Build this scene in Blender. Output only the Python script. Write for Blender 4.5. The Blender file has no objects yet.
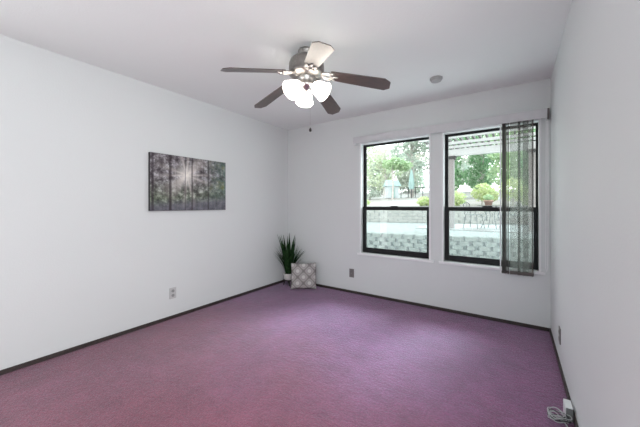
import bpy, bmesh, math, random
from mathutils import Vector, Matrix

# ------------------------------------------------------------------ camera, sky, exposure
S = bpy.context.scene
COL = S.collection
H, LX, RX, BY, RY = 2.44, -3.046, 0.278, 3.515, -1.2     # ceiling, left, right, back, rear
CAM_H = 1.2167

cam = bpy.data.cameras.new('camera')
cam_o = bpy.data.objects.new('camera', cam)
COL.objects.link(cam_o)
cam_o.location = (0, 0, CAM_H)
cam_o.rotation_euler = (math.pi / 2, 0, math.radians(34.4855))
cam.sensor_fit = 'HORIZONTAL'
cam.sensor_width = 36
cam.lens = 284.806 / 640 * 36
cam.shift_y = (205.285 - 213.5) / 640
cam.clip_start = 0.02
S.camera = cam_o

SKY = 2.6
world = bpy.data.worlds.new('overcast_sky')
S.world = world
world.use_nodes = True
wn = world.node_tree.nodes
wn['Background'].inputs['Color'].default_value = (0.965, 0.985, 1.0, 1)
wn['Background'].inputs['Strength'].default_value = SKY

# daylight through two windows, plus unseen doorway and side opening added for brightness
def portal(name, loc, rot, sx, sy):
    l = bpy.data.lights.new(name, 'AREA')
    l.shape = 'RECTANGLE'; l.size = sx; l.size_y = sy
    l.cycles.is_portal = True
    o = bpy.data.objects.new(name, l); COL.objects.link(o)
    o.location = loc; o.rotation_euler = rot
portal('window_daylight', (-1.29, BY + .13, 1.31), (-math.pi / 2, 0, 0), .9, 1.5)
portal('window_daylight', (-.25, BY + .13, 1.31), (-math.pi / 2, 0, 0), .9, 1.5)
portal('added_door_portal', (LX - .10, -.6, 1.05), (0, math.pi / 2, math.pi), 2.1, .9)
portal('added_side_portal', (RX + .10, -.1, 1.18), (0, -math.pi / 2, math.pi), 2.35, 2.1)

# hazy sun, high over the garden: soft light through the windows onto the carpet
sun = bpy.data.lights.new('hazy_sun', 'SUN')
sun.energy = 6.2
sun.angle = math.radians(23)
sun.color = (.64, .93, .95)
sun_o = bpy.data.objects.new('hazy_sun', sun); COL.objects.link(sun_o)
sun_o.location = (3, 12, 12)
sun_o.rotation_euler = Vector((-.42, -1.1, -1.13)).to_track_quat('-Z', 'Y').to_euler()

S.view_settings.view_transform = 'Standard'
S.view_settings.look = 'None'
S.view_settings.gamma = 1
S.view_settings.use_curve_mapping = False
S.view_settings.exposure = 0.68
S.cycles.transparent_max_bounces = 24        # sheer slats, panes and screens lie one behind the other

R = random.Random(7)

# ------------------------------------------------------------------ materials
def nodes_of(name):
    m = bpy.data.materials.new(name); m.use_nodes = True
    nt = m.node_tree
    return m, nt, nt.nodes['Principled BSDF']

def texco(nt, scale=(1, 1, 1)):
    c = nt.nodes.new('ShaderNodeTexCoord'); mp = nt.nodes.new('ShaderNodeMapping')
    mp.inputs['Scale'].default_value = scale
    nt.links.new(c.outputs['Object'], mp.inputs['Vector'])
    return mp.outputs['Vector']

def noise(nt, vec, scale, detail=3, rough=.55):
    n = nt.nodes.new('ShaderNodeTexNoise')
    n.inputs['Scale'].default_value = scale
    n.inputs['Detail'].default_value = detail
    n.inputs['Roughness'].default_value = rough
    nt.links.new(vec, n.inputs['Vector'])
    return n.outputs['Fac']

def ramp(nt, fac, stops):
    r = nt.nodes.new('ShaderNodeValToRGB')
    el = r.color_ramp.elements
    while len(el) < len(stops): el.new(.5)
    for e, (p, c) in zip(el, stops):
        e.position = p; e.color = (*c, 1) if len(c) == 3 else c
    nt.links.new(fac, r.inputs['Fac'])
    return r.outputs['Color']

def bump(nt, b, height, strength, dist=.01):
    n = nt.nodes.new('ShaderNodeBump')
    n.inputs['Strength'].default_value = strength
    n.inputs['Distance'].default_value = dist
    nt.links.new(height, n.inputs['Height'])
    nt.links.new(n.outputs['Normal'], b.inputs['Normal'])

def basic(name, col, rough=.5, metal=0, var=.12, scale=20, bmp=0, spec=.5):
    """a plain surface with a little procedural variation of tone"""
    m, nt, b = nodes_of(name)
    v = texco(nt)
    f = noise(nt, v, scale)
    lo = tuple(max(0, c * (1 - var)) for c in col); hi = tuple(min(1, c * (1 + var)) for c in col)
    nt.links.new(ramp(nt, f, [(.3, lo), (.7, hi)]), b.inputs['Base Color'])
    b.inputs['Roughness'].default_value = rough
    b.inputs['Metallic'].default_value = metal
    b.inputs['Specular IOR Level'].default_value = spec
    if bmp: bump(nt, b, f, bmp)
    return m

def wall_mat(name, col, rough=.55, spec=.25, bs=.18):
    m, nt, b = nodes_of(name)
    v = texco(nt)
    f = noise(nt, v, 1.3, 2)
    nt.links.new(ramp(nt, f, [(.3, tuple(c * .985 for c in col)), (.7, col)]), b.inputs['Base Color'])
    b.inputs['Roughness'].default_value = rough
    b.inputs['Specular IOR Level'].default_value = spec
    bump(nt, b, noise(nt, v, 90, 3), bs, .004)
    return m

M = {}
M['wall'] = wall_mat('painted_drywall', (.705, .725, .725))
M['ceil'] = wall_mat('ceiling_paint', (.86, .89, .88), .8, .1, .3)
M['white'] = basic('white_paint', (.84, .84, .85), .4, var=.02)
M['baseboard'] = basic('dark_brown_wood', (.036, .025, .023), .55, var=.35, scale=30)
M['black'] = basic('black_aluminium', (.010, .010, .011), .45, var=.2, spec=.25)
M['plastic'] = basic('outlet_plastic', (.52, .52, .52), .4, var=.03)
M['receptacle'] = basic('receptacle_grey', (.30, .30, .30), .45, var=.05)
M['plastic_dark'] = basic('dark_outlet_plastic', (.20, .185, .185), .45, var=.05)  # own colour on the window wall; stands for shade on the right wall
M['slot'] = basic('outlet_dark', (.16, .16, .16), .6)
M['nickel_dark'] = basic('brushed_nickel_dark', (.30, .285, .27), .34, 1, var=.15, scale=60)
M['nickel'] = basic('brushed_nickel', (.50, .48, .46), .28, 1, var=.12, scale=60)
M['canvas_edge'] = basic('canvas_dark_edge', (.02, .018, .02), .7)
M['detector'] = basic('smoke_detector_plastic', (.40, .40, .40), .6, var=.05)
M['valance'] = basic('valance_vinyl', (.60, .60, .615), .5, var=.03)
M['pot'] = basic('white_ceramic', (.70, .68, .66), .4, var=.05)
M['stand'] = basic('dark_stand_wood', (.02, .014, .012), .6)
M['soil'] = basic('potting_soil', (.02, .015, .01), .9, var=.4, scale=80)
M['cable'] = basic('grey_cable', (.50, .52, .52), .45, var=.1)
M['cable_d'] = basic('dark_cable', (.05, .055, .055), .5, var=.1)
M['adapter'] = basic('adapter_white_plastic', (.78, .79, .80), .35, var=.03)
M['adapter_f'] = basic('adapter_grey_face', (.17, .175, .175), .45, var=.05)
M['bracket'] = basic('bracket_brown', (.15, .13, .125), .6)

# carpet: cut pile, mauve, with brushed patches and wear
def carpet():
    m, nt, b = nodes_of('mauve_carpet')
    v = texco(nt)
    big = noise(nt, v, 1.4, 4, .6)
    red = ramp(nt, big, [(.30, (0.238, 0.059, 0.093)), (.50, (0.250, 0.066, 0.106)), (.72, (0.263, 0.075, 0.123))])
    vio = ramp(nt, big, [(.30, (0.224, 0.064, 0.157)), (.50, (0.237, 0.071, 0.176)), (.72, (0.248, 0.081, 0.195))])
    # red mauve to violet: warm lamp and cool window light painted into the hue
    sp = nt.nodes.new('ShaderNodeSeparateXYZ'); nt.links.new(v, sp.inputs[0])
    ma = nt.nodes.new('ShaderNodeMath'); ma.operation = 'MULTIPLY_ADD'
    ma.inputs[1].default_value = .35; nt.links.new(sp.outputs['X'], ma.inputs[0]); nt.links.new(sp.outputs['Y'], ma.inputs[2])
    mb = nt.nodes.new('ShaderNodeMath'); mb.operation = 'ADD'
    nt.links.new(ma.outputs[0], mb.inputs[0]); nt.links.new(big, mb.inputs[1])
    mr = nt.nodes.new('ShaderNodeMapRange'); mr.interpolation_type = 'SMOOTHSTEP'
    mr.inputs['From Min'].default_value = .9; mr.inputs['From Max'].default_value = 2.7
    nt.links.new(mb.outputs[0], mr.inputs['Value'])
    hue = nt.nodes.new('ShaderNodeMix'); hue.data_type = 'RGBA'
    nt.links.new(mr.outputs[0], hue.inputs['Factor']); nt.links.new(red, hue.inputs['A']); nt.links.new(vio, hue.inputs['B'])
    col = hue.outputs['Result']
    fine = noise(nt, v, 85, 3, .75)
    mid = noise(nt, v, 9, 4, .65)
    cloud = noise(nt, v, 3.2, 5, .68)
    for f, lo, hi in ((fine, .62, 1.26), (mid, .86, 1.12), (cloud, .87, 1.12)):
        mx = nt.nodes.new('ShaderNodeMix'); mx.data_type = 'RGBA'; mx.blend_type = 'MULTIPLY'
        mx.inputs['Factor'].default_value = 1
        nt.links.new(col, mx.inputs['A'])
        nt.links.new(ramp(nt, f, [(.32, (lo,) * 3), (.68, (hi,) * 3)]), mx.inputs['B'])
        col = mx.outputs['Result']
    nt.links.new(col, b.inputs['Base Color'])
    b.inputs['Roughness'].default_value = .6
    b.inputs['Specular IOR Level'].default_value = .32
    b.inputs['Sheen Weight'].default_value = .38
    b.inputs['Sheen Tint'].default_value = (.66, .88, 1, 1)
    b.inputs['Sheen Roughness'].default_value = .45
    st = noise(nt, texco(nt, (1, 1.8, 1)), 22, 3)
    ad = nt.nodes.new('ShaderNodeMath'); ad.operation = 'ADD'
    nt.links.new(fine, ad.inputs[0]); nt.links.new(st, ad.inputs[1])
    bump(nt, b, ad.outputs[0], .6, .012)
    return m
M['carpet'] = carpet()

def wood_blade():
    m, nt, b = nodes_of('dark_walnut_blade')
    v = texco(nt, (2.5, 30, 30))
    f = noise(nt, v, 3, 4)
    nt.links.new(ramp(nt, f, [(.3, (.022, .013, .010)), (.7, (.080, .042, .030))]), b.inputs['Base Color'])
    b.inputs['Roughness'].default_value = .42
    b.inputs['Specular IOR Level'].default_value = .9
    b.inputs['Coat Weight'].default_value = 1
    b.inputs['Coat Roughness'].default_value = .46
    return m
M['blade'] = wood_blade()

def lit_glass():
    m, nt, b = nodes_of('frosted_lamp_glass')
    v = texco(nt)
    f = noise(nt, v, 25, 2)
    nt.links.new(ramp(nt, f, [(.3, (.9, .88, .85)), (.7, (.95, .93, .9))]), b.inputs['Base Color'])
    b.inputs['Roughness'].default_value = .35
    b.inputs['Emission Color'].default_value = (1, .92, .82, 1)
    b.inputs['Emission Strength'].default_value = 4.5
    return m
M['lamp_glass'] = lit_glass()

def pane_mat():
    m = bpy.data.materials.new('window_glass'); m.use_nodes = True
    nt = m.node_tree; nt.nodes.clear()
    out = nt.nodes.new('ShaderNodeOutputMaterial')
    mix = nt.nodes.new('ShaderNodeMixShader')
    t = nt.nodes.new('ShaderNodeBsdfTransparent'); t.inputs['Color'].default_value = (.95, .97, .96, 1)
    g = nt.nodes.new('ShaderNodeBsdfGlossy'); g.inputs['Roughness'].default_value = .02
    fr = nt.nodes.new('ShaderNodeFresnel'); fr.inputs['IOR'].default_value = 1.45
    ge = nt.nodes.new('ShaderNodeNewGeometry')          # reflect on the outer faces only: no internal reflection in the thin pane
    sb = nt.nodes.new('ShaderNodeMath'); sb.operation = 'SUBTRACT'; sb.use_clamp = True
    nt.links.new(fr.outputs[0], sb.inputs[0]); nt.links.new(ge.outputs['Backfacing'], sb.inputs[1])
    nt.links.new(sb.outputs[0], mix.inputs[0])
    nt.links.new(t.outputs[0], mix.inputs[1]); nt.links.new(g.outputs[0], mix.inputs[2])
    nt.links.new(mix.outputs[0], out.inputs[0])
    return m
M['pane'] = pane_mat()

def sheer(name, col, opacity, trans=.5, stripes=0):
    m = bpy.data.materials.new(name); m.use_nodes = True
    nt = m.node_tree; nt.nodes.clear()
    out = nt.nodes.new('ShaderNodeOutputMaterial')
    mix = nt.nodes.new('ShaderNodeMixShader'); mix.inputs[0].default_value = opacity
    t = nt.nodes.new('ShaderNodeBsdfTransparent')
    d = nt.nodes.new('ShaderNodeBsdfDiffuse'); d.inputs['Color'].default_value = (*col, 1)
    tl = nt.nodes.new('ShaderNodeBsdfTranslucent'); tl.inputs['Color'].default_value = (*col, 1)
    m2 = nt.nodes.new('ShaderNodeMixShader'); m2.inputs[0].default_value = trans
    nt.links.new(d.outputs[0], m2.inputs[1]); nt.links.new(tl.outputs[0], m2.inputs[2])
    nt.links.new(t.outputs[0], mix.inputs[1]); nt.links.new(m2.outputs[0], mix.inputs[2])
    v = texco(nt, (1, 1, .004))
    w = noise(nt, v, 160, 2)
    mr = nt.nodes.new('ShaderNodeMapRange')
    mr.inputs['To Min'].default_value = max(0, opacity - .02); mr.inputs['To Max'].default_value = min(1, opacity + .02)
    nt.links.new(w, mr.inputs['Value']); nt.links.new(mr.outputs[0], mix.inputs[0])
    nt.links.new(mix.outputs[0], out.inputs[0])
    return m
M['screen'] = sheer('insect_screen', (.40, .41, .41), .16, .6)
M['vane'] = sheer('sheer_vane_fabric', (.19, .18, .166), .60, .45)
M['vane_edge'] = sheer('dense_vane_fabric', (.17, .152, .145), .96, .08)

def leaf_mat(name, lo, hi, trans=.5, scale=9):
    m = bpy.data.materials.new(name); m.use_nodes = True
    nt = m.node_tree; nt.nodes.clear()
    out = nt.nodes.new('ShaderNodeOutputMaterial')
    v = texco(nt); f = noise(nt, v, scale, 2)
    c = ramp(nt, f, [(.35, lo), (.65, hi)])
    d = nt.nodes.new('ShaderNodeBsdfDiffuse'); tl = nt.nodes.new('ShaderNodeBsdfTranslucent')
    nt.links.new(c, d.inputs['Color']); nt.links.new(c, tl.inputs['Color'])
    mix = nt.nodes.new('ShaderNodeMixShader'); mix.inputs[0].default_value = trans
    nt.links.new(d.outputs[0], mix.inputs[1]); nt.links.new(tl.outputs[0], mix.inputs[2])
    nt.links.new(mix.outputs[0], out.inputs[0])
    return m
M['snake'] = leaf_mat('house_plant_leaf', (.008, .022, .009), (.035, .085, .03), .12, 18)
M['lf_pale'] = leaf_mat('pale_yellow_green_leaves', (0.421, 0.463, 0.329), (0.545, 0.585, 0.448))
M['lf_grey'] = leaf_mat('grey_green_leaves', (0.339, 0.395, 0.339), (0.517, 0.558, 0.504))
M['lf_mid'] = leaf_mat('mid_green_leaves', (0.272, 0.395, 0.216), (0.448, 0.545, 0.368))
M['lf_deep'] = leaf_mat('deep_green_leaves', (0.109, 0.244, 0.109), (0.307, 0.448, 0.285))
M['lf_lime'] = leaf_mat('lime_leaves', (0.376, 0.476, 0.191), (0.585, 0.632, 0.408))
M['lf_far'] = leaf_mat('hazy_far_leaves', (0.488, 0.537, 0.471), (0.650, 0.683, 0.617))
M['bark'] = basic('pale_bark', (0.412, 0.381, 0.360), .9, var=.2, scale=12)
M['stone'] = basic('pale_grey_block', (0.116, 0.129, 0.116), .9, var=.25, scale=5, bmp=.6)
M['stone_far'] = basic('pale_garden_stone', (0.300, 0.297, 0.268), .9, var=.2, scale=4, bmp=.6)
M['gap'] = basic('dark_joint', (0.054, 0.066, 0.054), 1)
M['gravel'] = basic('pale_gravel', (0.165, 0.178, 0.172), .95, var=.45, scale=7, bmp=.8)
M['gravel_white'] = basic('white_gravel', (.52, .54, .54), .95, var=.2, scale=18, bmp=.5)
M['concrete'] = basic('pale_concrete', (0.243, 0.243, 0.243), .9, var=.04, scale=3)
M['bank'] = basic('dry_bank_soil', (0.281, 0.270, 0.260), .95, var=.10, scale=2.5)
M['pergola'] = basic('pergola_white_paint', (0.473, 0.463, 0.457), .7, var=.04)
M['post_paint'] = basic('pinkish_post_paint', (0.217, 0.190, 0.186), .7, var=.1)
M['capital'] = basic('dark_capital', (0.035, 0.033, 0.032), .7)
M['rafter'] = basic('dark_rafter_wood', (.10, .085, .08), .8, var=.15)  # darker than the white pergola paint
M['iron'] = basic('wrought_iron', (0.050, 0.053, 0.056), .5, var=.1)
M['terracotta'] = basic('terracotta', (0.259, 0.162, 0.130), .8, var=.1)
M['teal'] = basic('teal_canvas', (0.300, 0.430, 0.420), .8, var=.08)
M['blue_grey'] = basic('pale_blue_panel', (0.480, 0.530, 0.550), .8, var=.06)

# ------------------------------------------------------------------ mesh helpers
def link(name, bm, mat, parent=None, smooth=False):
    me = bpy.data.meshes.new(name)
    bmesh.ops.recalc_face_normals(bm, faces=bm.faces)
    bm.to_mesh(me); bm.free()
    for mm in (mat if isinstance(mat, (list, tuple)) else [mat]): me.materials.append(mm)
    if smooth:
        for p in me.polygons: p.use_smooth = True
    o = bpy.data.objects.new(name, me); COL.objects.link(o)
    if parent: o.parent = parent
    return o

def empty(name, loc=(0, 0, 0), rz=0):
    o = bpy.data.objects.new(name, None); COL.objects.link(o)
    o.empty_display_size = .05
    o.location = loc; o.rotation_euler = (0, 0, rz)
    return o

def tag(o, label, cat, group=None, kind=None):
    o['label'] = label; o['category'] = cat
    if group: o['group'] = group
    if kind: o['kind'] = kind
    return o

def struct(o, label=None):
    o['kind'] = 'structure'
    if label: o['label'] = label
    return o

def box(bm, x0, x1, y0, y1, z0, z1, bev=0, mi=0):
    vs = [bm.verts.new((x, y, z)) for x in (x0, x1) for y in (y0, y1) for z in (z0, z1)]
    idx = [(0, 1, 3, 2), (4, 6, 7, 5), (0, 4, 5, 1), (2, 3, 7, 6), (0, 2, 6, 4), (1, 5, 7, 3)]
    fs = [bm.faces.new([vs[i] for i in f]) for f in idx]
    for f in fs: f.material_index = mi
    if bev:
        es = {e for f in fs for e in f.edges}
        r = bmesh.ops.bevel(bm, geom=list(es), offset=bev, segments=2, profile=.7, affect='EDGES')
        for f in r['faces']: f.material_index = mi
    return vs

def lathe(bm, prof, seg=32, axis=None, mi=0, wave=None):
    """prof: list of (r, z); axis: Matrix placing the z axis of the profile"""
    rings = []
    for k, (r, z) in enumerate(prof):
        ring = []
        for i in range(seg):
            a = 2 * math.pi * i / seg
            rr = r * (1 + (wave(a, k) if wave else 0))
            p = Vector((rr * math.cos(a), rr * math.sin(a), z))
            ring.append(bm.verts.new(axis @ p if axis else p))
        rings.append(ring)
    for a, b in zip(rings, rings[1:]):
        for i in range(seg):
            f = bm.faces.new((a[i], a[(i + 1) % seg], b[(i + 1) % seg], b[i])); f.material_index = mi
    for ring, (r, z) in ((rings[0], prof[0]), (rings[-1], prof[-1])):
        if r > 1e-4:
            pass
    return rings

def cap(bm, ring, mi=0):
    f = bm.faces.new(ring); f.material_index = mi

def tube(bm, pts, r, seg=8, mi=0, closed=False):
    pts = [Vector(p) for p in pts]; n = len(pts)
    rs = r if isinstance(r, (list, tuple)) else [r] * n
    rings = []; up = Vector((0, 0, 1)); prev = None
    for i, p in enumerate(pts):
        if closed: t = pts[(i + 1) % n] - pts[i - 1]
        else: t = pts[min(i + 1, n - 1)] - pts[max(i - 1, 0)]
        t.normalize()
        if prev is None:
            s = t.cross(up)
            if s.length < 1e-3: s = t.cross(Vector((1, 0, 0)))
        else:
            s = prev - t * prev.dot(t)
            if s.length < 1e-4: s = t.cross(up)
        s.normalize(); prev = s; u = s.cross(t)
        rings.append([bm.verts.new(p + (s * math.cos(2 * math.pi * k / seg) + u * math.sin(2 * math.pi * k / seg)) * rs[i]) for k in range(seg)])
    prs = list(zip(rings, rings[1:])) + ([(rings[-1], rings[0])] if closed else [])
    for a, b in prs:
        for k in range(seg):
            f = bm.faces.new((a[k], a[(k + 1) % seg], b[(k + 1) % seg], b[k])); f.material_index = mi
    if not closed:
        for ring in (rings[0], rings[-1]):
            f = bm.faces.new(ring); f.material_index = mi

def new(): return bmesh.new()

# ------------------------------------------------------------------ room shell
WT = .14
OPEN = [(-1.735, -.845, .572, 2.045), (-.685, .187, .572, 2.045)]      # the two window openings

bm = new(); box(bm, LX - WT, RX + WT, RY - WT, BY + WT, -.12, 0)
struct(link('floor', bm, M['carpet']), 'mauve wall-to-wall carpet, paler in the middle where window light falls')
bm = new(); box(bm, LX - WT, RX + WT, RY - WT, BY + WT, H, H + .12)
struct(link('ceiling', bm, M['ceil']), 'flat white painted ceiling')
bm = new(); box(bm, LX - WT, LX, -.15, BY + WT, 0, H); box(bm, LX - WT, LX, RY - WT, -1.05, 0, H); box(bm, LX - WT, LX, -1.05, -.15, 2.1, H)  # doorway added out of view to let in more daylight
struct(link('wall_left', bm, M['wall']), 'long white wall with the forest picture')
bm = new(); box(bm, RX, RX + WT, .95, BY + WT, 0, H); box(bm, RX, RX + WT, RY - WT, -1.15, 0, H); box(bm, RX, RX + WT, -1.15, .95, 2.36, H)  # wide unseen opening added beside the camera to light the room
struct(link('wall_right', bm, M['wall']), 'white wall close to the camera on the right')
bm = new()
x0 = LX
for (a, b, z0, z1) in OPEN:
    box(bm, x0, a, BY, BY + WT, 0, H)
    box(bm, a, b, BY, BY + WT, 0, z0); box(bm, a, b, BY, BY + WT, z1, H)
    x0 = b
box(bm, x0, RX, BY, BY + WT, 0, H)
struct(link('wall_back', bm, M['wall']), 'white wall with the two windows')
bm = new(); box(bm, LX, RX, RY - WT, RY, 0, H)
struct(link('wall_rear', bm, M['wall']), 'white wall behind the camera')

BH, BT = .034, .012
def base(name, x0, x1, y0, y1, label):
    bm = new(); box(bm, x0, x1, y0, y1, 0, BH, .003)
    struct(link(name, bm, M['baseboard']), label)
base('baseboard_left', LX, LX + BT, -.15, BY, 'low dark brown baseboard along the left wall')
base('baseboard_back', LX + BT, RX - BT, BY - BT, BY, 'low dark brown baseboard under the windows')
base('baseboard_right', RX - BT, RX, .95, BY, 'low dark brown baseboard along the right wall')

# ------------------------------------------------------------------ windows
def frame_bm(x0, x1, y0, y1, z0, z1, wl, wr, wb, wt, bev=.003):
    bm = new()
    box(bm, x0, x0 + wl, y0, y1, z0, z1, bev); box(bm, x1 - wr, x1, y0, y1, z0, z1, bev)
    box(bm, x0 + wl, x1 - wr, y0, y1, z0, z0 + wb, bev); box(bm, x0 + wl, x1 - wr, y0, y1, z1 - wt, z1, bev)
    return bm

def window(n, a, b, z0, z1, label):
    bm = frame_bm(a, b, BY + .075, BY + .125, z0, z1, .014, .008, .03, .012)
    root = struct(link('window_%d' % n, bm, M['black']), label)
    zm = 1.175
    c = .018                                            # thin white casing round the opening
    bm = frame_bm(a - c, b + c, BY - .008, BY, z0 - c, z1 + c, c, c, c, c, .002)
    link('casing', bm, M['white'], root)
    bm = new(); box(bm, a - .05, b + .05, BY - .022, BY + .04, z0 - c - .012, z0 - .002, .004)
    link('sill', bm, M['white'], root)
    up = link('upper_sash', frame_bm(a + .014, b - .008, BY + .085, BY + .115, zm - .02, z1 - .012, .020, .012, .03, .012), M['black'], root)
    bm = new(); box(bm, a + .032, b - .018, BY + .098, BY + .102, zm, z1 - .022)
    link('pane', bm, M['pane'], up)
    lo = link('lower_sash', frame_bm(a + .004, b - .004, BY + .045, BY + .075, z0 + .002, zm + .022, .046, .034, .068, .045), M['black'], root)
    bm = new(); box(bm, a + .045, b - .033, BY + .058, BY + .062, z0 + .06, zm - .015)
    link('pane', bm, M['pane'], lo)
    mx = (a + b) / 2
    bm = new(); box(bm, mx - .045, mx + .045, BY + .04, BY + .07, zm + .022, zm + .034, .004)
    link('latch', bm, M['black'], lo)
    bm = new(); box(bm, a + .03, b - .03, BY + .112, BY + .113, z0 + .03, zm)
    link('insect_screen', bm, M['screen'], root)
window(1, *OPEN[0], 'left black framed sash window looking onto the stone wall')
window(2, *OPEN[1], 'right black framed sash window half covered by the blind')

# ------------------------------------------------------------------ vertical blind and valance
vb = tag(empty('vertical_blind', (-.785, BY, 2.045)), 'sheer grey vertical blind drawn to the right under its long pale valance', 'blind')
OFF = Vector((.785, -BY, -2.045))
def vpart(name, bm, mat, parent=None, **k):
    bmesh.ops.translate(bm, verts=bm.verts, vec=OFF)
    return link(name, bm, mat, parent or vb, **k)
bm = new()
box(bm, -1.815, .246, 3.432, 3.438, 2.046, 2.136, .002)
box(bm, -1.815, .246, 3.438, BY, 2.130, 2.136)
box(bm, -1.815, -1.809, 3.438, BY, 2.046, 2.130); box(bm, .240, .246, 3.438, BY, 2.046, 2.130)
vpart('valance', bm, M['valance'])
bm = new(); box(bm, -1.79, .235, 3.455, 3.495, 2.075, 2.108, .004)
vpart('head_rail', bm, M['white'])
bm = new(); box(bm, .247, .262, 3.435, BY, 2.035, 2.135, .003)
vpart('end_bracket', bm, M['bracket'])
bm = new(); box(bm, -1.812, -1.78, 3.44, 3.47, 2.03, 2.046, .004)
vpart('rail_clip', bm, M['white'])

def vane(x, ang, dense=False, w=.089):
    """one hanging slat: slightly curved strip with a hem weight at the foot"""
    bm = new(); n = 6; zt, zb = 2.078, .520
    ca, sa = math.cos(ang), math.sin(ang)
    cols = []
    for i in range(n + 1):
        u = (i / n - .5) * w; bow = .006 * (1 - (2 * i / n - 1) ** 2)
        cols.append((x + ca * u - sa * bow, 3.464 + sa * u + ca * bow))
    lo_, hi_ = ([bm.verts.new((px, py, zz)) for px, py in cols] for zz in (zb, zt))      # one thin sheet of fabric
    for i in range(n): bm.faces.new((lo_[i], lo_[i + 1], hi_[i + 1], hi_[i]))
    v = vpart('vane', bm, M['vane_edge'] if dense else M['vane'])
    bm = new()
    p, q = cols[0], cols[-1]
    tube(bm, [(c[0], c[1], zb + .018) for c in cols], .004, 4)
    bmesh.ops.scale(bm, vec=(1, 1, 4), verts=bm.verts, space=Matrix.Translation((0, 0, -(zb + .018))))
    vpart('hem_weight', bm, M['vane_edge'], v)
# stacked slats seen nearly edge-on at the left of the bundle, opened ones to the right
for k, x in enumerate((-.108, -.099, -.089, -.079, -.068, -.056)):
    vane(x, math.radians(74 + 4 * k), True, .046)
for x, a in ((-.004, 9), (.030, 80), (.060, 10), (.102, 7), (.137, 84)):
    vane(x, math.radians(a), a > 80, .05 if a > 80 else .089)
bm = new(); tube(bm, [(-.127, 3.44, 2.08), (-.127, 3.44, .53)], .0055, 8)
vpart('wand', bm, M['white'])
bm = new()
tube(bm, [(.252, 3.46, 2.05), (.256, 3.462, 1.2), (.252, 3.462, .62), (.244, 3.462, .58), (.236, 3.462, .62), (.238, 3.46, 1.2), (.240, 3.46, 2.05)], .0035, 6)
vpart('cord', bm, M['white'])

# ------------------------------------------------------------------ outlets
def outlet(label, loc, rz, w=.072, h=.118, pm='plastic', rm='receptacle'):
    t = tag(empty('wall_outlet', loc, rz), label, 'outlet')      # local x along the wall, -y towards the room
    bm = new(); box(bm, -w / 2, w / 2, -.007, 0, -h / 2, h / 2, .003)
    link('cover_plate', bm, M[pm], t)
    for s in (-1, 1):
        bm = new()
        lathe(bm, [(0, 0), (.0165, 0), (.0165, .003), (0, .003)], 20, Matrix.Translation((0, -.0065, s * .024)) @ Matrix.Rotation(math.pi / 2, 4, 'X'))
        r = link('receptacle', bm, M[rm], t)
        bm = new()
        for dx in (-.006, .006): box(bm, dx - .0012, dx + .0012, -.0102, -.0094, s * .024 - .001, s * .024 + .008)
        box(bm, -.002, .002, -.0102, -.0094, s * .024 - .011, s * .024 - .006)
        link('slot', bm, M['slot'], r)
    bm = new(); lathe(bm, [(0, 0), (.003, 0), (.003, .0015), (0, .0015)], 10, Matrix.Translation((0, -.007, 0)) @ Matrix.Rotation(math.pi / 2, 4, 'X'))
    link('screw', bm, M['nickel'], t)
outlet('grey power outlet low on the long left wall below the picture', (LX, 1.63, .272), math.pi / 2)
outlet('dark grey power outlet low on the window wall, between pillow and left window', (-1.878, BY, .275), 0, pm='plastic_dark', rm='plastic_dark')
outlet('power outlet low on the right wall, seen edge-on, darkened for shade', (RX, 2.80, .235), -math.pi / 2, pm='plastic_dark', rm='plastic_dark')  # plate coloured dark to stand in for its shaded edge

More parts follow.
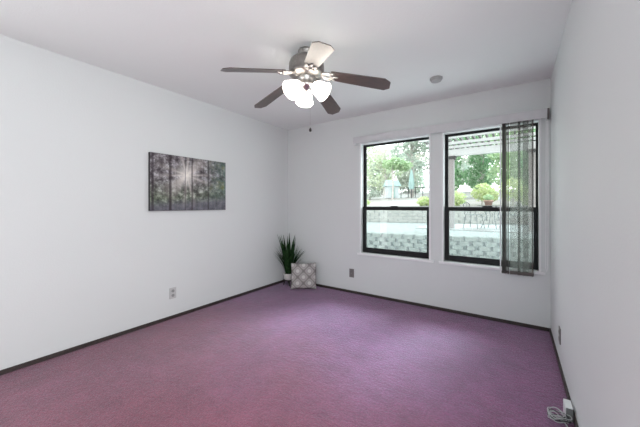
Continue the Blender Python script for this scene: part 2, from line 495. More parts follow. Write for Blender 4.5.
# ------------------------------------------------------------------ forest picture on the left wall
def forest_mat():
    m, nt, b = nodes_of('forest_print')
    tc = nt.nodes.new('ShaderNodeTexCoord'); sp = nt.nodes.new('ShaderNodeSeparateXYZ')
    nt.links.new(tc.outputs['Generated'], sp.inputs[0])
    U, V = sp.outputs['Y'], sp.outputs['Z']              # along the wall, up
    def mth(op, a, b2=None, clamp=False):
        n = nt.nodes.new('ShaderNodeMath'); n.operation = op; n.use_clamp = clamp
        for i, x in enumerate((a, b2)):
            if x is None: continue
            if isinstance(x, (int, float)): n.inputs[i].default_value = x
            else: nt.links.new(x, n.inputs[i])
        return n.outputs[0]
    def mixc(f, a, b2, bt='MIX'):
        n = nt.nodes.new('ShaderNodeMix'); n.data_type = 'RGBA'; n.blend_type = bt
        for s, x in (('Factor', f), ('A', a), ('B', b2)):
            if isinstance(x, (int, float)): n.inputs[s].default_value = x
            elif isinstance(x, tuple): n.inputs[s].default_value = (*x, 1)
            else: nt.links.new(x, n.inputs[s])
        return n.outputs['Result']
    cmb = nt.nodes.new('ShaderNodeCombineXYZ')
    nt.links.new(mth('MULTIPLY', U, 1.5), cmb.inputs[0]); nt.links.new(V, cmb.inputs[1])
    vec = cmb.outputs[0]
    fol = noise(nt, vec, 9, 5, .72); fol2 = noise(nt, vec, 5, 3, .6)
    base_c = ramp(nt, fol, [(.34, (.050, .042, .048)), (.46, (.12, .106, .115)), (.55, (.26, .245, .26)), (.66, (.60, .58, .62))])
    # greens and teal low and to the right
    low = mth('SUBTRACT', 1.0, mth('MULTIPLY', V, 1.7), True)
    g = ramp(nt, fol, [(.35, (.035, .050, .035)), (.50, (.12, .17, .09)), (.64, (.32, .42, .24))])
    c = mixc(mth('MULTIPLY', low, .95), base_c, g)
    right = mth('MULTIPLY', mth('SUBTRACT', U, .62), 2.4, True)
    tl = ramp(nt, fol2, [(.35, (.06, .09, .08)), (.5, (.14, .24, .20)), (.68, (.26, .30, .10))])
    c = mixc(mth('MULTIPLY', right, .65), c, tl)
    # ground path, grey-violet
    gm = mth('MULTIPLY', mth('SUBTRACT', .20, mth('SUBTRACT', V, mth('MULTIPLY', U, .12))), 7, True)
    c = mixc(gm, c, ramp(nt, fol, [(.3, (.07, .07, .085)), (.7, (.22, .22, .25))]))
    # sun burst with rays
    du = mth('MULTIPLY', mth('SUBTRACT', U, .43), 1.5); dv = mth('SUBTRACT', V, .66)
    r = mth('SQRT', mth('ADD', mth('MULTIPLY', du, du), mth('MULTIPLY', dv, dv)))
    ang = mth('ARCTAN2', dv, du)
    rays = mth('POWER', mth('ADD', mth('MULTIPLY', mth('SINE', mth('ADD', mth('MULTIPLY', ang, 10), mth('MULTIPLY', mth('SINE', mth('MULTIPLY', ang, 4)), 2.1))), .5), .5), 2)
    fall = mth('SUBTRACT', 1, mth('MULTIPLY', r, 1.6), True)
    c = mixc(mth('MULTIPLY', mth('MULTIPLY', mth('MULTIPLY', rays, fall), mth('ADD', fol, .45)), .95), c, (.60, .55, .52))
    core = mth('POWER', mth('SUBTRACT', 1, mth('MULTIPLY', r, 3.2), True), 1.7)
    c = mixc(core, c, (.92, .88, .82))
    # trunks
    wob = mth('MULTIPLY', mth('SUBTRACT', fol2, .5), .012)
    for u, w, col, k in ((.025, .018, (.03, .02, .03), .9), (.13, .008, (.05, .04, .05), .7), (.225, .020, (.030, .020, .026), .95),
                         (.30, .006, (.05, .045, .05), .6), (.41, .010, (.04, .03, .035), .8), (.50, .014, (.05, .04, .045), .9),
                         (.56, .006, (.08, .07, .07), .6), (.66, .008, (.07, .06, .06), .7), (.73, .015, (.045, .040, .045), .85),
                         (.86, .008, (.05, .06, .055), .6), (.95, .007, (.05, .06, .05), .6)):
        d = mth('ABSOLUTE', mth('SUBTRACT', mth('ADD', U, wob), u))
        mk = mth('MULTIPLY', mth('MULTIPLY', mth('SUBTRACT', w, d), 110, True), k * .8)
        c = mixc(mk, c, col)
    nt.links.new(c, b.inputs['Base Color'])
    b.inputs['Roughness'].default_value = .6
    b.inputs['Specular IOR Level'].default_value = .2
    return m
M['forest'] = forest_mat()
pic = empty('canvas_picture', (LX, 1.835, 1.16))
tag(pic, 'wide canvas print of sun rays in a forest on left wall', 'picture')
bm = new(); box(bm, .002, .0315, -.452, .452, 0, .592, .003)
link('canvas_wrap', bm, M['canvas_edge'], pic)
bm = new(); box(bm, .0312, .0328, -.449, .449, .003, .589)
link('print', bm, M['forest'], pic)

# ------------------------------------------------------------------ smoke detector
sd = tag(empty('smoke_detector', (-.630, 2.893, H)), 'small round smoke detector on the ceiling right of the fan', 'smoke detector')
bm = new(); rg = lathe(bm, [(.058, 0), (.058, -.012), (.056, -.014)], 32); cap(bm, rg[-1]); cap(bm, rg[0])
link('base_plate', bm, M['detector'], sd)
bm = new(); rg = lathe(bm, [(.050, -.014), (.050, -.022), (.046, -.030), (.036, -.034), (.012, -.036)], 32); cap(bm, rg[-1])
link('cover', bm, M['detector'], sd, smooth=True)

# ------------------------------------------------------------------ ceiling fan
FX, FY, ZB = -1.366, 1.800, 2.138
fan = tag(empty('ceiling_fan', (FX, FY, H)), 'five-blade ceiling fan with dark wood blades and lit frosted lamps', 'ceiling fan')
def z(v): return v - H
bm = new()
lathe(bm, [(.001, 0), (.066, 0), (.068, z(2.43)), (.060, z(2.415)), (.052, z(2.405)), (.052, z(2.385))], 40)
link('canopy', bm, M['nickel_dark'], fan, smooth=True)
bm = new()
lathe(bm, [(.050, z(2.40)), (.064, z(2.394)), (.100, z(2.380)), (.128, z(2.358)), (.138, z(2.330)), (.140, z(2.290)), (.134, z(2.266)),
           (.140, z(2.262)), (.140, z(2.252)), (.122, z(2.240)), (.105, z(2.228)), (.001, z(2.226))], 48)
link('motor_housing', bm, M['nickel_dark'], fan, smooth=True)
bm = new()
lathe(bm, [(.001, z(2.23)), (.070, z(2.23)), (.074, z(2.22)), (.060, z(2.204)), (.056, z(2.185)), (.066, z(2.172)), (.068, z(2.160)), (.050, z(2.145)), (.022, z(2.137)), (.010, z(2.128)), (.001, z(2.122))], 40)
link('light_fitter', bm, M['nickel'], fan, smooth=True)

def blade_bms(p, droop):
    """blade and its ornate iron along local +x; tip at r=.62"""
    prof = [(.196, .046), (.206, .053), (.30, .058), (.45, .064), (.606, .069), (.648, .036)]
    bm = new(); th = .006
    top, bot = [], []
    pts = [(r, w) for r, w in prof] + [(r, -w) for r, w in reversed(prof)]
    for (r, w) in pts:
        zz = droop(r)
        top.append(bm.verts.new((r, w * math.cos(p), zz + w * math.sin(p) + th / 2)))
        bot.append(bm.verts.new((r, w * math.cos(p), zz + w * math.sin(p) - th / 2)))
    n = len(prof); N = len(pts)
    for i in range(n - 1):                       # ladder of quads so the blade can bend
        j = N - 1 - i
        bm.faces.new((top[i], top[i + 1], top[j - 1], top[j]))
        bm.faces.new((bot[i], bot[j], bot[j - 1], bot[i + 1]))
    for i in range(N):
        bm.faces.new((top[i], bot[i], bot[(i + 1) % N], top[(i + 1) % N]))
    blade = bm
    bm = new()
    # arm from the motor, then an oval open loop under the blade root with a bar across
    zz = droop
    tube(bm, [(.070, 0, 2.236 - H), (.095, 0, 2.238 - H), (.112, 0, droop(.112) - .010)], [.013, .012, .011], 8)
    cxl = .160
    loop = []
    for k in range(28):
        a = 2 * math.pi * k / 28
        x = cxl + .046 * math.cos(a); y = .040 * math.sin(a) * (1 + .18 * math.cos(a))
        loop.append((x, y * math.cos(p), zz(x) + y * math.sin(p) - .009))
    tube(bm, loop, .0085, 8, closed=True)
    for s in (-1, 1):
        sc = [(.116 + .092 * t, s * .020 * math.sin(math.pi * t) * math.cos(p), zz(.116 + .092 * t) + s * .020 * math.sin(math.pi * t) * math.sin(p) - .009) for t in [i / 10 for i in range(11)]]
        tube(bm, sc, .0055, 6)
    tube(bm, [(.200, y * math.cos(p), zz(.200) + y * math.sin(p) - .007) for y in (-.044, -.02, 0, .02, .044)], [.006, .008, .009, .008, .006], 8)
    tube(bm, [(.200, 0, zz(.200) - .008), (.245, 0, zz(.245) - .007)], [.011, .007], 8)
    for (x, y) in ((.240, 0), (.212, .036), (.212, -.036)):
        lathe(bm, [(0, -.006), (.009, -.004), (.011, 0), (.011, .006), (0, .006)], 12, Matrix.Translation((x, y * math.cos(p), zz(x) + y * math.sin(p) - .009)))
    return blade, bm
PITCH = math.radians(-12)
droop = lambda r: (ZB + .094 * max(0, (.648 - r) / .45)) - H
for k in range(5):
    b_bm, i_bm = blade_bms(PITCH, droop)
    a = math.radians(28.46 + 72 * k)
    bo = link('blade', b_bm, M['blade'], fan); bo.rotation_euler = (0, 0, a)
    io = link('blade_iron', i_bm, M['nickel'], bo, smooth=True)

# three bell shades on the light kit
for k, deg in enumerate((12, 134, 252)):
    a = math.radians(deg); tilt = math.radians(54)
    d = Vector((math.cos(a) * math.sin(tilt), math.sin(a) * math.sin(tilt), -math.cos(tilt)))
    rot = d.to_track_quat('Z', 'Y').to_matrix().to_4x4()
    o0 = Vector((.034 * math.cos(a), .034 * math.sin(a), 2.176 - H))
    ax = Matrix.Translation(o0) @ rot
    bm = new(); rg = lathe(bm, [(.012, -.012), (.016, .012), (.024, .018), (.027, .042), (.022, .046)], 20, ax); cap(bm, rg[0]); cap(bm, rg[-1])
    h = link('lamp_holder', bm, M['nickel'], fan, smooth=True)
    bm = new()
    outer = [(.026, .036), (.040, .046), (.052, .066), (.060, .092), (.065, .118), (.072, .140), (.076, .149)]
    inner = [(r - .004, zz + .001) for r, zz in reversed(outer)]
    lathe(bm, outer + inner, 36, ax)
    sh = link('lamp_shade', bm, M['lamp_glass'], h, smooth=True)
    bm = new()
    lathe(bm, [(.010, .044), (.014, .060), (.026, .085), (.029, .100), (.024, .116), (.001, .126)], 20, ax)
    link('bulb', bm, M['lamp_glass'], h, smooth=True)
bm = new()
cz = [2.13 - .02 * i for i in range(15)]
tube(bm, [(.027, .014, z(c)) for c in cz], .0007, 6)
pc = link('pull_chain', bm, M['nickel'], fan)
bm = new(); lathe(bm, [(.001, z(1.832)), (.005, z(1.828)), (.0105, z(1.815)), (.0095, z(1.802)), (.001, z(1.797))], 16, Matrix.Translation((.027, .014, 0)))
link('pull_fob', bm, M['stand'], pc, smooth=True)

# ------------------------------------------------------------------ plant on its stand, and pillow
PX_, PY_ = -2.86, 3.325
st = tag(empty('plant_stand', (PX_, PY_, 0)), 'low dark wooden stand under the white plant pot in corner', 'plant stand')
bm = new(); rg = lathe(bm, [(.082, .070), (.086, .074), (.086, .084), (.082, .088)], 28); cap(bm, rg[0]); cap(bm, rg[-1])
link('top', bm, M['stand'], st)
for k in range(4):
    a = math.pi / 4 + k * math.pi / 2
    bm = new(); tube(bm, [(.066 * math.cos(a), .066 * math.sin(a), .072), (.080 * math.cos(a), .080 * math.sin(a), 0)], [.011, .008], 8)
    link('leg', bm, M['stand'], st)
pp = tag(empty('potted_plant', (PX_, PY_, .088)), 'tall dark green spiky house plant in a white pot, corner by pillow', 'potted plant')
bm = new()
rg = lathe(bm, [(.001, 0), (.068, 0), (.074, .01), (.086, .088), (.088, .094), (.082, .094), (.078, .075), (.001, .074)], 36)
link('pot', bm, M['pot'], pp, smooth=True)
bm = new(); rg = lathe(bm, [(.0785, .070), (.075, .078), (.001, .082)], 24)
link('soil', bm, M['soil'], pp)
def leaf(bm, ang, lean, length, w, r0, curl=.5, tw=0):
    """one strap leaf: a curved blade with a folded midrib"""
    n = 8; rows = []
    rad = Vector((math.cos(ang), math.sin(ang), 0)); tan = Vector((-math.sin(ang), math.cos(ang), 0))
    p = Vector((r0 * math.cos(ang), r0 * math.sin(ang), .072)); el = lean * .35
    for i in range(n + 1):
        t = i / n
        ww = w * (.55 + 1.3 * t) if t < .35 else w * (1.0 - ((t - .35) / .65) ** 1.8)
        ww = max(ww, .0012)
        dirv = rad * math.sin(el) + Vector((0, 0, 1)) * math.cos(el)
        nrm = rad * math.cos(el) - Vector((0, 0, 1)) * math.sin(el)
        side = tan * math.cos(tw * t) + nrm * math.sin(tw * t)
        q = p.copy()
        rows.append([bm.verts.new(q + side * ww), bm.verts.new(q - nrm * ww * .35), bm.verts.new(q - side * ww)])
        p = p + dirv * (length / n); el += lean * .65 / n * (1 + curl * t * 2)
    for a_, b_ in zip(rows, rows[1:]):
        for j in (0, 1): bm.faces.new((a_[j], a_[j + 1], b_[j + 1], b_[j]))
RL = random.Random(3)
specs = []
for k in range(22): specs.append((k * 2.4, RL.uniform(.05, .34), RL.uniform(.38, .64), RL.uniform(.018, .027), RL.uniform(.012, .045)))
for k in range(56): specs.append((k * 2.4 + .7, RL.uniform(.32, .95), RL.uniform(.28, .50), RL.uniform(.009, .014), RL.uniform(.02, .055)))
for k in range(6):
    specs.append((math.radians(206 + 7 * k), .95 - .09 * k, .40, .011, .03)); specs.append((math.radians(18 + 8 * k), .55 + .09 * k, .42, .011, .03))
for k, (a, ln, le, w, r0) in enumerate(specs):
    # keep the leaves out of the two walls of the corner
    away = max(0, math.cos(a - math.radians(135)))
    ln *= 1 - .62 * away
    tw_ = RL.uniform(-.8, .8)
    while True:
        bm = new(); leaf(bm, a, ln, le, w, r0, tw=tw_)
        if ln < .02 or (max(v.co.y for v in bm.verts) < .176 and min(v.co.x for v in bm.verts) > -.172): break
        bm.free(); ln *= .85
    o = link('leaf', bm, M['snake'], pp, smooth=True)

def pillow_mat():
    m, nt, b = nodes_of('taupe_medallion_fabric')
    tc = nt.nodes.new('ShaderNodeTexCoord'); sp = nt.nodes.new('ShaderNodeSeparateXYZ')
    nt.links.new(tc.outputs['Object'], sp.inputs[0])
    def mth(op, a, b2=None, clamp=False):
        n = nt.nodes.new('ShaderNodeMath'); n.operation = op; n.use_clamp = clamp
        for i, x in enumerate((a, b2)):
            if x is None: continue
            if isinstance(x, (int, float)): n.inputs[i].default_value = x
            else: nt.links.new(x, n.inputs[i])
        return n.outputs[0]
    k = 2 * math.pi / .17
    cu = mth('COSINE', mth('MULTIPLY', sp.outputs['X'], k)); cv = mth('COSINE', mth('MULTIPLY', sp.outputs['Z'], k))
    s = mth('ADD', cu, cv)                       # lattice of diamonds and rings
    ab = mth('ABSOLUTE', s)
    dark = mth('SUBTRACT', 1, mth('MULTIPLY', mth('SUBTRACT', ab, .12), 5), True)
    star = mth('MULTIPLY', mth('SUBTRACT', ab, 1.45), 5, True)
    rng = mth('SUBTRACT', 1, mth('MULTIPLY', mth('ABSOLUTE', mth('SUBTRACT', ab, .75)), 5), True)
    prev = (.36, .335, .325, 1)
    for f, c in ((dark, (.22, .20, .195, 1)), (rng, (.50, .475, .46, 1)), (star, (.60, .58, .565, 1))):
        mx = nt.nodes.new('ShaderNodeMix'); mx.data_type = 'RGBA'
        nt.links.new(f, mx.inputs['Factor'])
        if isinstance(prev, tuple): mx.inputs['A'].default_value = prev
        else: nt.links.new(prev, mx.inputs['A'])
        mx.inputs['B'].default_value = c; prev = mx.outputs['Result']
    nt.links.new(prev, b.inputs['Base Color'])
    b.inputs['Roughness'].default_value = .9
    bump(nt, b, noise(nt, tc.outputs['Object'], 300, 2), .3, .002)
    return m
M['pillow'] = pillow_mat()
bm = new(); n = 18; hw = .188
grid = {}
for sd_ in (-1, 1):
    for i in range(n + 1):
        for j in range(n + 1):
            u, v = 2 * i / n - 1, 2 * j / n - 1
            edge = abs(u) == 1 or abs(v) == 1
            if edge and sd_ == 1: grid[sd_, i, j] = grid[-1, i, j]; continue
            t = .052 * ((1 - u * u) * (1 - v * v)) ** .42
            pin = 1 - .055 * (1 - u * u) * abs(v) ** 3; pin2 = 1 - .055 * (1 - v * v) * abs(u) ** 3
            grid[sd_, i, j] = bm.verts.new((u * hw * pin2, sd_ * t, v * hw * pin + hw))
for sd_ in (-1, 1):
    for i in range(n):
        for j in range(n):
            try: bm.faces.new([grid[sd_, i, j], grid[sd_, i + 1, j], grid[sd_, i + 1, j + 1], grid[sd_, i, j + 1]])
            except ValueError: pass
pl = link('throw_pillow', bm, M['pillow'], smooth=True)
tag(pl, 'square taupe throw pillow with white medallion pattern leaning in corner', 'pillow')
pl.location = (-2.525, 3.255, .004); pl.rotation_euler = (math.radians(-14), 0, math.radians(36))

# ------------------------------------------------------------------ adapter and coiled cable at right
ad = tag(empty('power_adapter', (.2475, 2.150, 0)), 'white box-shaped power adapter on the carpet against the right baseboard', 'power adapter')
bm = new(); box(bm, -.0175, .0175, -.038, .046, .002, .080, .005)
link('body', bm, M['adapter'], ad)
bm = new(); box(bm, -.013, .0165, -.0405, -.037, .006, .074, .002)
link('face', bm, M['adapter_f'], ad)
cc = empty('coiled_cable', (.198, 2.105, 0))
tag(cc, 'loose coil of pale grey cable on the carpet beside the adapter', 'cable')
RC = random.Random(11)
for k in range(9):
    bm = new(); pts = []
    ph = RC.uniform(-.25, .25); L_ = .043 + RC.uniform(-.008, .008); W_ = .018 + .003 * k + RC.uniform(-.006, .006)
    ox = RC.uniform(-.010, .010); oy = RC.uniform(-.008, .008)
    for i in range(30):
        a = 2 * math.pi * i / 30
        x = L_ * math.cos(a); y = W_ * math.sin(a) * (1 - .45 * math.cos(a))
        pts.append((ox + x * math.cos(ph) - y * math.sin(ph), oy + x * math.sin(ph) + y * math.cos(ph) - .02, .005 + .0042 * k + .008 * math.sin(a * 2 + k) ** 2))
    tube(bm, pts, .0023, 6, closed=True)
    link('loop', bm, M['cable_d'] if k in (1, 3, 6) else M['cable'], cc, smooth=True)
bm = new()
tube(bm, [(.020, -.035, .02), (.034, -.065, .012), (.050, -.10, .006), (.054, -.16, .005), (.050, -.26, .005)], .0033, 6)
link('tail', bm, M['cable'], cc, smooth=True)
bm = new(); tube(bm, [(.016, -.028, .030), (.030, -.020, .030), (.044, -.012, .024)], [.007, .007, .005], 8)
link('plug', bm, M['cable_d'], cc, smooth=True)

# ------------------------------------------------------------------ garden: ground, walls, patio
GZ, TZ, UZ = -.10, .44, 1.12                    # yard, raised terrace, upper garden
# line of the low curved block wall
low = [(-6.2, 7.9), (-5.2, 7.62), (-4.12, 7.50), (-3.55, 7.48), (-2.72, 7.52), (-1.86, 7.62), (-1.45, 7.72), (-.92, 7.85), (-.34, 8.0), (.47, 8.33), (1.6, 8.9), (3.2, 10.0)]
far = [(-14, 9.6), (-9.5, 11.0), (-7.12, 11.95), (-5.85, 12.36), (-4.4, 12.85), (-3.3, 13.2), (-2.42, 13.3), (-.53, 13.95), (1.52, 15.2), (5, 17.2)]

def smooth_path(p, step):
    d = [0]
    for a, b in zip(p, p[1:]): d.append(d[-1] + math.dist(a, b))
    out = []; n = int(d[-1] / step)
    for k in range(n + 1):
        s = k * step
        i = max(j for j in range(len(d) - 1) if d[j] <= s + 1e-9)
        t = (s - d[i]) / (d[i + 1] - d[i])
        out.append((p[i][0] + (p[i + 1][0] - p[i][0]) * t, p[i][1] + (p[i + 1][1] - p[i][1]) * t))
    return out

bm = new()
box(bm, -20, 14, BY + WT + .01, 34, GZ - .3, GZ)
g0 = struct(link('ground', bm, M['gravel_white']), 'pale gravel strip between the house and the block wall')
def terrace(name, path, back, z0, z1, mat, label, z2=None):
    bm = new()
    f_ = [bm.verts.new((x, y + .06, z1)) for x, y in path]; b_ = [bm.verts.new((x * 1.0, back, z2 if z2 is not None else z1)) for x, y in path]
    f0_ = [bm.verts.new((x, y + .06, z0)) for x, y in path]; b0_ = [bm.verts.new((x, back, z0)) for x, y in path]
    for i in range(len(path) - 1):
        bm.faces.new((f_[i], f_[i + 1], b_[i + 1], b_[i])); bm.faces.new((f0_[i], f0_[i + 1], f_[i + 1], f_[i])); bm.faces.new((b0_[i], b_[i], b_[i + 1], b0_[i + 1])); bm.faces.new((f0_[i], b0_[i], b0_[i + 1], f0_[i + 1]))
    bm.faces.new((f0_[0], f_[0], b_[0], b0_[0])); bm.faces.new((f0_[-1], b0_[-1], b_[-1], f_[-1]))
    return struct(link(name, bm, mat), label)
terrace('ground_terrace', low, 17.5, GZ, TZ, M['gravel'], 'pale raised terrace behind the low block wall')
terrace('ground_bank', far, 30, TZ, UZ, M['bank'], 'pale bare bank rising to the trees', 2.6)

def block_wall(name, path, z0, z1, rows, bl, depth, mat, label, seed, gap, cope=0):
    rr = random.Random(seed)
    root = empty(name, (path[0][0], path[0][1], z0)); tag(root, label, 'garden wall')
    off = Vector((-path[0][0], -path[0][1], -z0))
    hz = (z1 - z0) / rows
    bm = new()
    core = smooth_path(path, .3)
    for i in range(len(core) - 1):                # dark core behind the joints
        (xa, ya), (xb, yb) = core[i], core[i + 1]
        v = [bm.verts.new(Vector(q) + off) for q in ((xa, ya + .07, z0), (xb, yb + .07, z0), (xb, yb + .07, z1 - .02), (xa, ya + .07, z1 - .02))]
        bm.faces.new(v)
    link('core', bm, M['gap'], root)
    bm = new()
    for r in range(rows):
        pts = smooth_path(path, bl)
        sh = (r % 2) * .5
        for i in range(len(pts) - 1):
            xa, ya = pts[i]; xb, yb = pts[i + 1]
            dx, dy = xb - xa, yb - ya; L_ = math.hypot(dx, dy); ux, uy = dx / L_, dy / L_
            cx_, cy_ = xa + dx * (.5 + sh), ya + dy * (.5 + sh)
            w = bl * (1 - gap * rr.uniform(.4, 1.6)); j = rr.uniform(-.015, .015)
            mt = Matrix(((ux, -uy, 0, cx_ + off.x), (uy, ux, 0, cy_ + j + off.y), (0, 0, 1, (r + .5) * hz), (0, 0, 0, 1)))
            tmp = new(); box(tmp, -w / 2, w / 2, -depth / 2, depth / 2, -hz * .5 * (1 - .10 * rr.uniform(.2, .9)), hz * .5 * .99, .022)
            bmesh.ops.transform(tmp, matrix=mt, verts=tmp.verts)
            me = bpy.data.meshes.new('t'); tmp.to_mesh(me); tmp.free(); bm.from_mesh(me); bpy.data.meshes.remove(me)
    link('blockwork', bm, mat, root)
    if cope:
        bm = new(); cp = smooth_path(path, .5)
        for a_, b_ in zip(cp, cp[1:]):
            dx, dy = b_[0] - a_[0], b_[1] - a_[1]; L_ = math.hypot(dx, dy); nx, ny = -dy / L_ * cope, dx / L_ * cope
            lo_ = [Vector((p[0] + s * nx, p[1] + s * ny, zz)) + off for zz in (z1, z1 + .06) for p, s in ((a_, -1), (b_, -1), (b_, 1), (a_, 1))]
            v = [bm.verts.new(q) for q in lo_]
            for f in ((0, 1, 2, 3), (4, 5, 6, 7), (0, 1, 5, 4), (2, 3, 7, 6), (0, 3, 7, 4), (1, 2, 6, 5)): bm.faces.new([v[i] for i in f])
        link('coping', bm, M['concrete'], root)
block_wall('retaining_wall', low, GZ, TZ, 5, .29, .2, M['stone'], 'low curved grey block wall just outside the windows', 5, .26)
block_wall('terrace_wall', far, TZ, UZ, 5, .42, .24, M['stone_far'], 'pale stone wall at the back of the terrace below the bank', 6, .07, .16)

bm = new(); box(bm, -2.75, 5, 9.6, 12.6, TZ - .02, TZ + .035, .01)
struct(link('ground_patio', bm, M['concrete']), 'white concrete patio slab under the pergola')

# ------------------------------------------------------------------ pergola
pg = tag(empty('pergola', (-1.74, 10.06, TZ + .035)), 'white timber pergola on dark-capped posts over the patio', 'pergola')
PO = Vector((1.74, -10.06, -(TZ + .035)))
def pgl(name, bm, mat, parent=None):
    bmesh.ops.translate(bm, verts=bm.verts, vec=PO)
    return link(name, bm, mat, parent or pg)
for cx_ in (-1.74, .40, 2.6):
    bm = new(); box(bm, cx_ - .10, cx_ + .10, 9.96, 10.16, TZ + .035, 2.74, .012)
    p_ = pgl('post', bm, M['post_paint'])
    bm = new(); box(bm, cx_ - .13, cx_ + .13, 9.93, 10.19, 2.70, 2.76, .01); box(bm, cx_ - .15, cx_ + .15, 9.91, 10.21, 2.76, 2.80, .01)
    pgl('capital', bm, M['capital'], p_)
bm = new(); box(bm, -2.3, 4.0, 9.98, 10.14, 2.80, 3.02, .008)
pgl('beam', bm, M['pergola'])
bm = new(); box(bm, -2.2, 4.0, 7.18, 7.26, 2.93, 3.02, .008)
pgl('beam', bm, M['pergola'])
for i in range(41):
    x = -2.16 + .153 * i
    bm = new(); box(bm, x - .022, x + .022, 7.05, 10.35, 3.02, 3.10, .004)
    pgl('rafter', bm, M['rafter'])
for y in (8.02, 8.80, 9.42):
    bm = new(); box(bm, -2.2, 4.0, y - .03, y + .03, 2.95, 3.02, .004)
    pgl('purlin', bm, M['pergola'])

# ------------------------------------------------------------------ iron table and chairs, planters
PZ = TZ + .035
def iron_chair(loc, rz, label):
    t = tag(empty('patio_chair', loc, rz), label, 'patio chair', 'wrought iron patio chairs')
    bm = new(); box(bm, -.20, .20, -.20, .20, .43, .445, .006); link('seat', bm, M['iron'], t)
    for sx in (-1, 1):
        for sy in (-1, 1):
            bm = new(); tube(bm, [(sx * .17, sy * .17, .432), (sx * .19, sy * .19, .25), (sx * .23, sy * .23, 0)], .012, 6)
            link('leg', bm, M['iron'], t)
    bm = new(); tube(bm, [(-.19, .19, .43), (-.20, .24, .78), (0, .25, .86), (.20, .24, .78), (.19, .19, .43)], .011, 6)
    for x in (-.10, 0, .10): tube(bm, [(x, .195, .44), (x, .245, .82)], .006, 5)
    link('backrest', bm, M['iron'], t)
iron_chair((-1.12, 10.45, PZ), math.radians(70), 'iron patio chair on the left of the patio table')
iron_chair((-.16, 10.85, PZ), math.radians(-75), 'iron patio chair on the right of the patio table, behind blind')
tb = tag(empty('patio_table', (-.62, 10.72, PZ)), 'round wrought iron table standing on the white patio', 'patio table')
bm = new(); rg = lathe(bm, [(.001, .715), (.42, .715), (.425, .72), (.42, .73), (.001, .732)], 32); link('table_top', bm, M['iron'], tb)
for k in range(4):
    a = .4 + k * math.pi / 2
    bm = new(); tube(bm, [(.30 * math.cos(a), .30 * math.sin(a), .717), (.16 * math.cos(a), .16 * math.sin(a), .40), (.34 * math.cos(a), .34 * math.sin(a), 0)], .014, 6)
    link('leg', bm, M['iron'], tb)

def leaves(bm, c, rad, n, size, rr, squash=1, mi=0):
    for _ in range(n):
        while True:
            p = Vector((rr.uniform(-1, 1), rr.uniform(-1, 1), rr.uniform(-1, 1)))
            if .35 < p.length < 1: break
        p = Vector((p.x * rad, p.y * rad, p.z * rad * squash)) + Vector(c)
        nrm = Vector((rr.gauss(0, 1), rr.gauss(0, 1), rr.gauss(0, 1) + .5)).normalized()
        s = nrm.orthogonal().normalized(); s.rotate(Matrix.Rotation(rr.uniform(0, 6.3), 3, nrm)); t = nrm.cross(s)
        k = size * rr.uniform(.6, 1.3)
        tip, l, r_, b_ = p + s * k, p + t * k * .45 + nrm * k * .1, p - t * k * .45 + nrm * k * .1, p - s * k
        bm.faces.new([bm.verts.new(q) for q in (b_, r_, tip, l)])

def bush(loc, blobs, mat, label, seed, size=.09, stems=True, group=None):
    rr = random.Random(seed)
    t = tag(empty('garden_shrub', loc), label, 'shrub', group)
    bm = new()
    for (c, r_, n, sq) in blobs: leaves(bm, c, r_, n, size, rr, sq)
    link('foliage', bm, M[mat], t)
    bm = new()
    for (c, r_, n, sq) in blobs: tube(bm, [(c[0] * .2, c[1] * .2, -.02), (c[0] * .7, c[1] * .7, c[2] * .6), c], [.03, .02, .008], 6)
    link('stem', bm, M['bark'], t)
    return t

def tree(loc, h, blobs, mat, label, seed, tr=.12, size=.16, group=None, fork=0):
    rr = random.Random(seed)
    t = tag(empty('garden_tree', loc), label, 'tree', group)
    bm = new()
    tube(bm, [(0, 0, -.3), (.05, .02, h * .4), (-.03, .03, h * .75), (.05, 0, h)], [tr * 1.2, tr, tr * .7, tr * .35], 10)
    for (c, r_, n, sq) in blobs:
        zb_ = min(c[2] - .1, h * .8) * rr.uniform(.55, .85)
        tube(bm, [(0, .02, zb_), (c[0] * .5, c[1] * .5, (zb_ + c[2]) / 2 + .1), c], [tr * .55, tr * .35, tr * .12], 7)
    link('trunk', bm, M['bark'], t)
    bm = new()
    for (c, r_, n, sq) in blobs: leaves(bm, c, r_, n, size, rr, sq)
    link('crown', bm, M[mat], t)
    return t

def bank_z(x, y):
    yf = None
    for (xa, ya), (xb, yb) in zip(far, far[1:]):
        if xa <= x <= xb: yf = ya + (yb - ya) * (x - xa) / (xb - xa) + .06
    return UZ + (2.6 - UZ) * max(0, (y - yf)) / (30 - yf)

def T(x, y, h, blobs, *a, **k): tree((x, y, bank_z(x, y)), h, blobs, *a, **k)
T(-8.9, 18.2, 4.4, [((.1, 0, 4.3), 1.1, 420, .8), ((-.9, .3, 3.9), .9, 300, .8), ((.7, 0, 3.0), .8, 150, .8), ((-.3, -.2, 2.2), .9, 170, .8), ((.2, .1, 1.3), .8, 130, .8)], 'lf_pale', 'pale yellow-green tree at the left edge of the left window', 21, .10, .15)
T(-8.6, 21.6, 4.0, [((.2, 0, 3.2), .9, 150, .9), ((-.7, 0, 2.6), .8, 160, .9), ((.6, .2, 2.1), .9, 240, .8), ((-.3, .2, 1.2), .9, 220, .8)], 'lf_pale', 'thin pale tree left of the green crown in left window', 22, .11, .15)
T(-6.1, 20.4, 4.9, [((.2, 0, 4.4), 1.2, 460, .8), ((.9, .2, 3.8), 1.0, 400, .8), ((-.7, 0, 3.4), .9, 260, .8), ((.4, .3, 2.5), 1.0, 330, .8)], 'lf_grey', 'large grey-green tree filling the right of the left window', 23, .13, .16)
T(-6.35, 17.2, 2.5, [((.1, 0, 2.25), .72, 420, .55), ((.7, .15, 2.1), .5, 240, .6)], 'lf_mid', 'bright green low-crowned tree in front of the grey-green tree', 24, .06, .13)
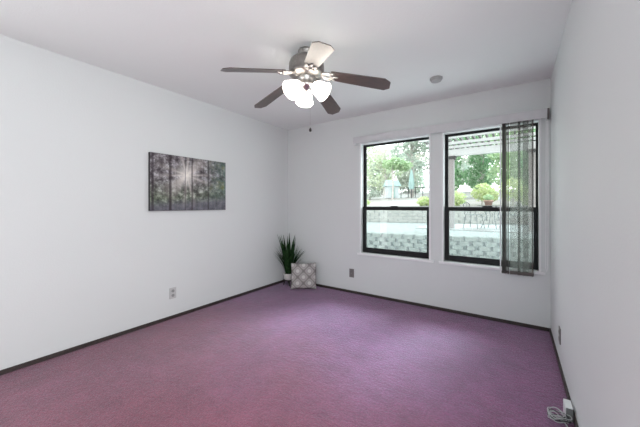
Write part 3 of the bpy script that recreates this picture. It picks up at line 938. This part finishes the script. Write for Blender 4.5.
T(-3.95, 23.0, 4.7, [((.1, 0, 3.7), 1.1, 420, .9), ((-.4, 0, 2.5), .9, 300, .9), ((.4, .1, 1.6), .9, 300, .9)], 'lf_grey', 'grey-green tree beyond the fence, beside the wall between windows', 25, .12, .16)
T(-3.2, 18.3, 4.2, [((0, 0, 3.7), .9, 460, 1), ((-.2, .1, 2.3), .8, 420, .9), ((.1, 0, 1.2), .75, 360, .9)], 'lf_deep', 'deep green tree just behind the pergola post in right window', 26, .10, .14)
T(-1.75, 20.2, 4.6, [((0, 0, 3.9), 1.1, 620, 1), ((.15, .1, 2.5), .95, 520, .9), ((-.1, 0, 1.3), .9, 420, .9)], 'lf_deep', 'tall deep green tree in the middle of the right window', 27, .13, .15)
T(-.55, 18.2, 4.4, [((0, 0, 3.8), .9, 480, 1), ((.1, 0, 2.5), .8, 420, .9), ((-.1, .1, 1.4), .7, 340, .9)], 'lf_mid', 'mid green tree behind the potted plant in right window', 28, .10, .14)
T(1.3, 20.0, 4.6, [((0, 0, 3.9), 1.2, 520, 1), ((-.2, 0, 2.3), 1.1, 480, .9), ((0, .1, 1.1), 1.0, 400, .9)], 'lf_deep', 'deep green tree seen through the sheer blind', 29, .12, .15)
# the far row, hazier in colour
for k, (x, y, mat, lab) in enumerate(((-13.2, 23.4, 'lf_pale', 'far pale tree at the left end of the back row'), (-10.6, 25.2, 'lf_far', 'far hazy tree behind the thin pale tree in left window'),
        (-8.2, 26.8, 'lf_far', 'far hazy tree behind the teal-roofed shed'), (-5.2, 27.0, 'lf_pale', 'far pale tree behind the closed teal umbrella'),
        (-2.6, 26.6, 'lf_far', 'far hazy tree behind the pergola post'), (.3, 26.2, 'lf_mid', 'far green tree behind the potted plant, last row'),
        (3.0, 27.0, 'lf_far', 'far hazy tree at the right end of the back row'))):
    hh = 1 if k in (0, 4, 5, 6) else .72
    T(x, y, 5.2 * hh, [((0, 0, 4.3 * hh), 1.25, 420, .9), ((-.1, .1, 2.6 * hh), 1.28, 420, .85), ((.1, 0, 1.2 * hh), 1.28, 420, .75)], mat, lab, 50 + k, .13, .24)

bush((-8.2, 17.4, bank_z(-8.2, 17.4)), [((0, 0, .45), .55, 260, .8), ((.6, .1, .35), .4, 120, .8)], 'lf_grey', 'dull green bush on the bank at left of left window', 31)
bush((-3.52, 13.62, UZ + .03), [((0, 0, .22), .30, 300, .9), ((.28, .1, .2), .26, 220, .9)], 'lf_lime', 'bright lime bush at the right edge of the left window', 32, .07)
bush((-6.05, 12.50, UZ + .065), [((0, 0, .19), .17, 160, .9), ((.2, .05, .16), .14, 100, .9)], 'lf_lime', 'small yellow-green tuft on the stone terrace wall, left window', 36, .05)
bush((-2.15, 14.05, UZ + .03), [((0, 0, .35), .38, 320, .9), ((-.3, .1, .25), .3, 200, .9)], 'lf_lime', 'lime bush beside the pergola post in right window', 33, .08)
bush((-1.25, 14.75, UZ + .05), [((0, 0, .62), .48, 480, .9), ((.3, .1, .5), .36, 320, .9)], 'lf_lime', 'tall lime bush left of the terracotta pot', 34, .08)
bush((-.10, 15.25, UZ + .05), [((0, 0, .75), .55, 500, .95), ((.55, .1, .5), .5, 320, .9)], 'lf_lime', 'tall lime bush behind the terracotta pot', 35, .08)

tp = tag(empty('flower_pot', (-.94, 13.86, UZ + .06)), 'terracotta flower pot standing on the stone terrace wall', 'flower pot')
bm = new(); rg = lathe(bm, [(.001, 0), (.11, 0), (.16, .19), (.185, .19), (.185, .25), (.16, .25), (.15, .20), (.001, .19)], 24); link('pot', bm, M['terracotta'], tp, smooth=True)
bm = new(); leaves(bm, (0, 0, .36), .20, 150, .06, random.Random(41), .7); link('foliage', bm, M['lf_mid'], tp)

# far beyond the bank: fence rail, teal umbrella, small teal-roofed shed
fn = empty('garden_fence', (-6.6, 19.6, 0)); tag(fn, 'dark metal rail fence on the bank below the trees', 'fence')
for k in range(5):
    x, y = k * .42, k * .28
    zb_ = bank_z(-6.6 + x, 19.6 + y)
    bm = new(); tube(bm, [(x, y, zb_ - .1), (x, y, zb_ + .72)], .03, 6); link('post', bm, M['iron'], fn)
for hgt in (.38, .68):
    bm = new(); tube(bm, [(0, 0, bank_z(-6.6, 19.6) + hgt), (1.68, 1.12, bank_z(-4.92, 20.72) + hgt)], .025, 6); link('rail', bm, M['iron'], fn)
zu = bank_z(-5.75, 19.2)
um = tag(empty('closed_umbrella', (-5.75, 19.2, zu)), 'closed teal patio umbrella standing by the rail fence', 'umbrella')
bm = new(); tube(bm, [(0, 0, 0), (0, 0, 1.95)], .03, 8); link('pole', bm, M['iron'], um)
bm = new(); lathe(bm, [(.03, 1.92), (.10, 1.6), (.17, .9), (.15, .62), (.05, .60)], 18, wave=lambda a, k: .18 * math.sin(a * 6)); link('canopy', bm, M['teal'], um)
zs = bank_z(-7.15, 19.3)
sh = tag(empty('garden_shed', (-7.15, 19.3, zs), math.radians(33)), 'small pale shed with a teal roof among the far trees', 'shed')
bm = new(); box(bm, -.42, .42, -.35, .35, 0, .85, .02); link('wall_panel', bm, M['blue_grey'], sh)
bm = new()
v = [bm.verts.new(q) for q in ((-.55, -.48, .82), (.55, -.48, .82), (.55, .48, .82), (-.55, .48, .82), (-.45, 0, 1.25), (.45, 0, 1.25))]
for f in ((0, 1, 5, 4), (2, 3, 4, 5), (1, 2, 5), (3, 0, 4), (0, 3, 2, 1)): bm.faces.new([v[i] for i in f])
link('roof', bm, M['teal'], sh)
bm = new(); box(bm, -.14, .14, -.372, -.35, 0, .68, .005); link('shed_door', bm, M['teal'], sh)
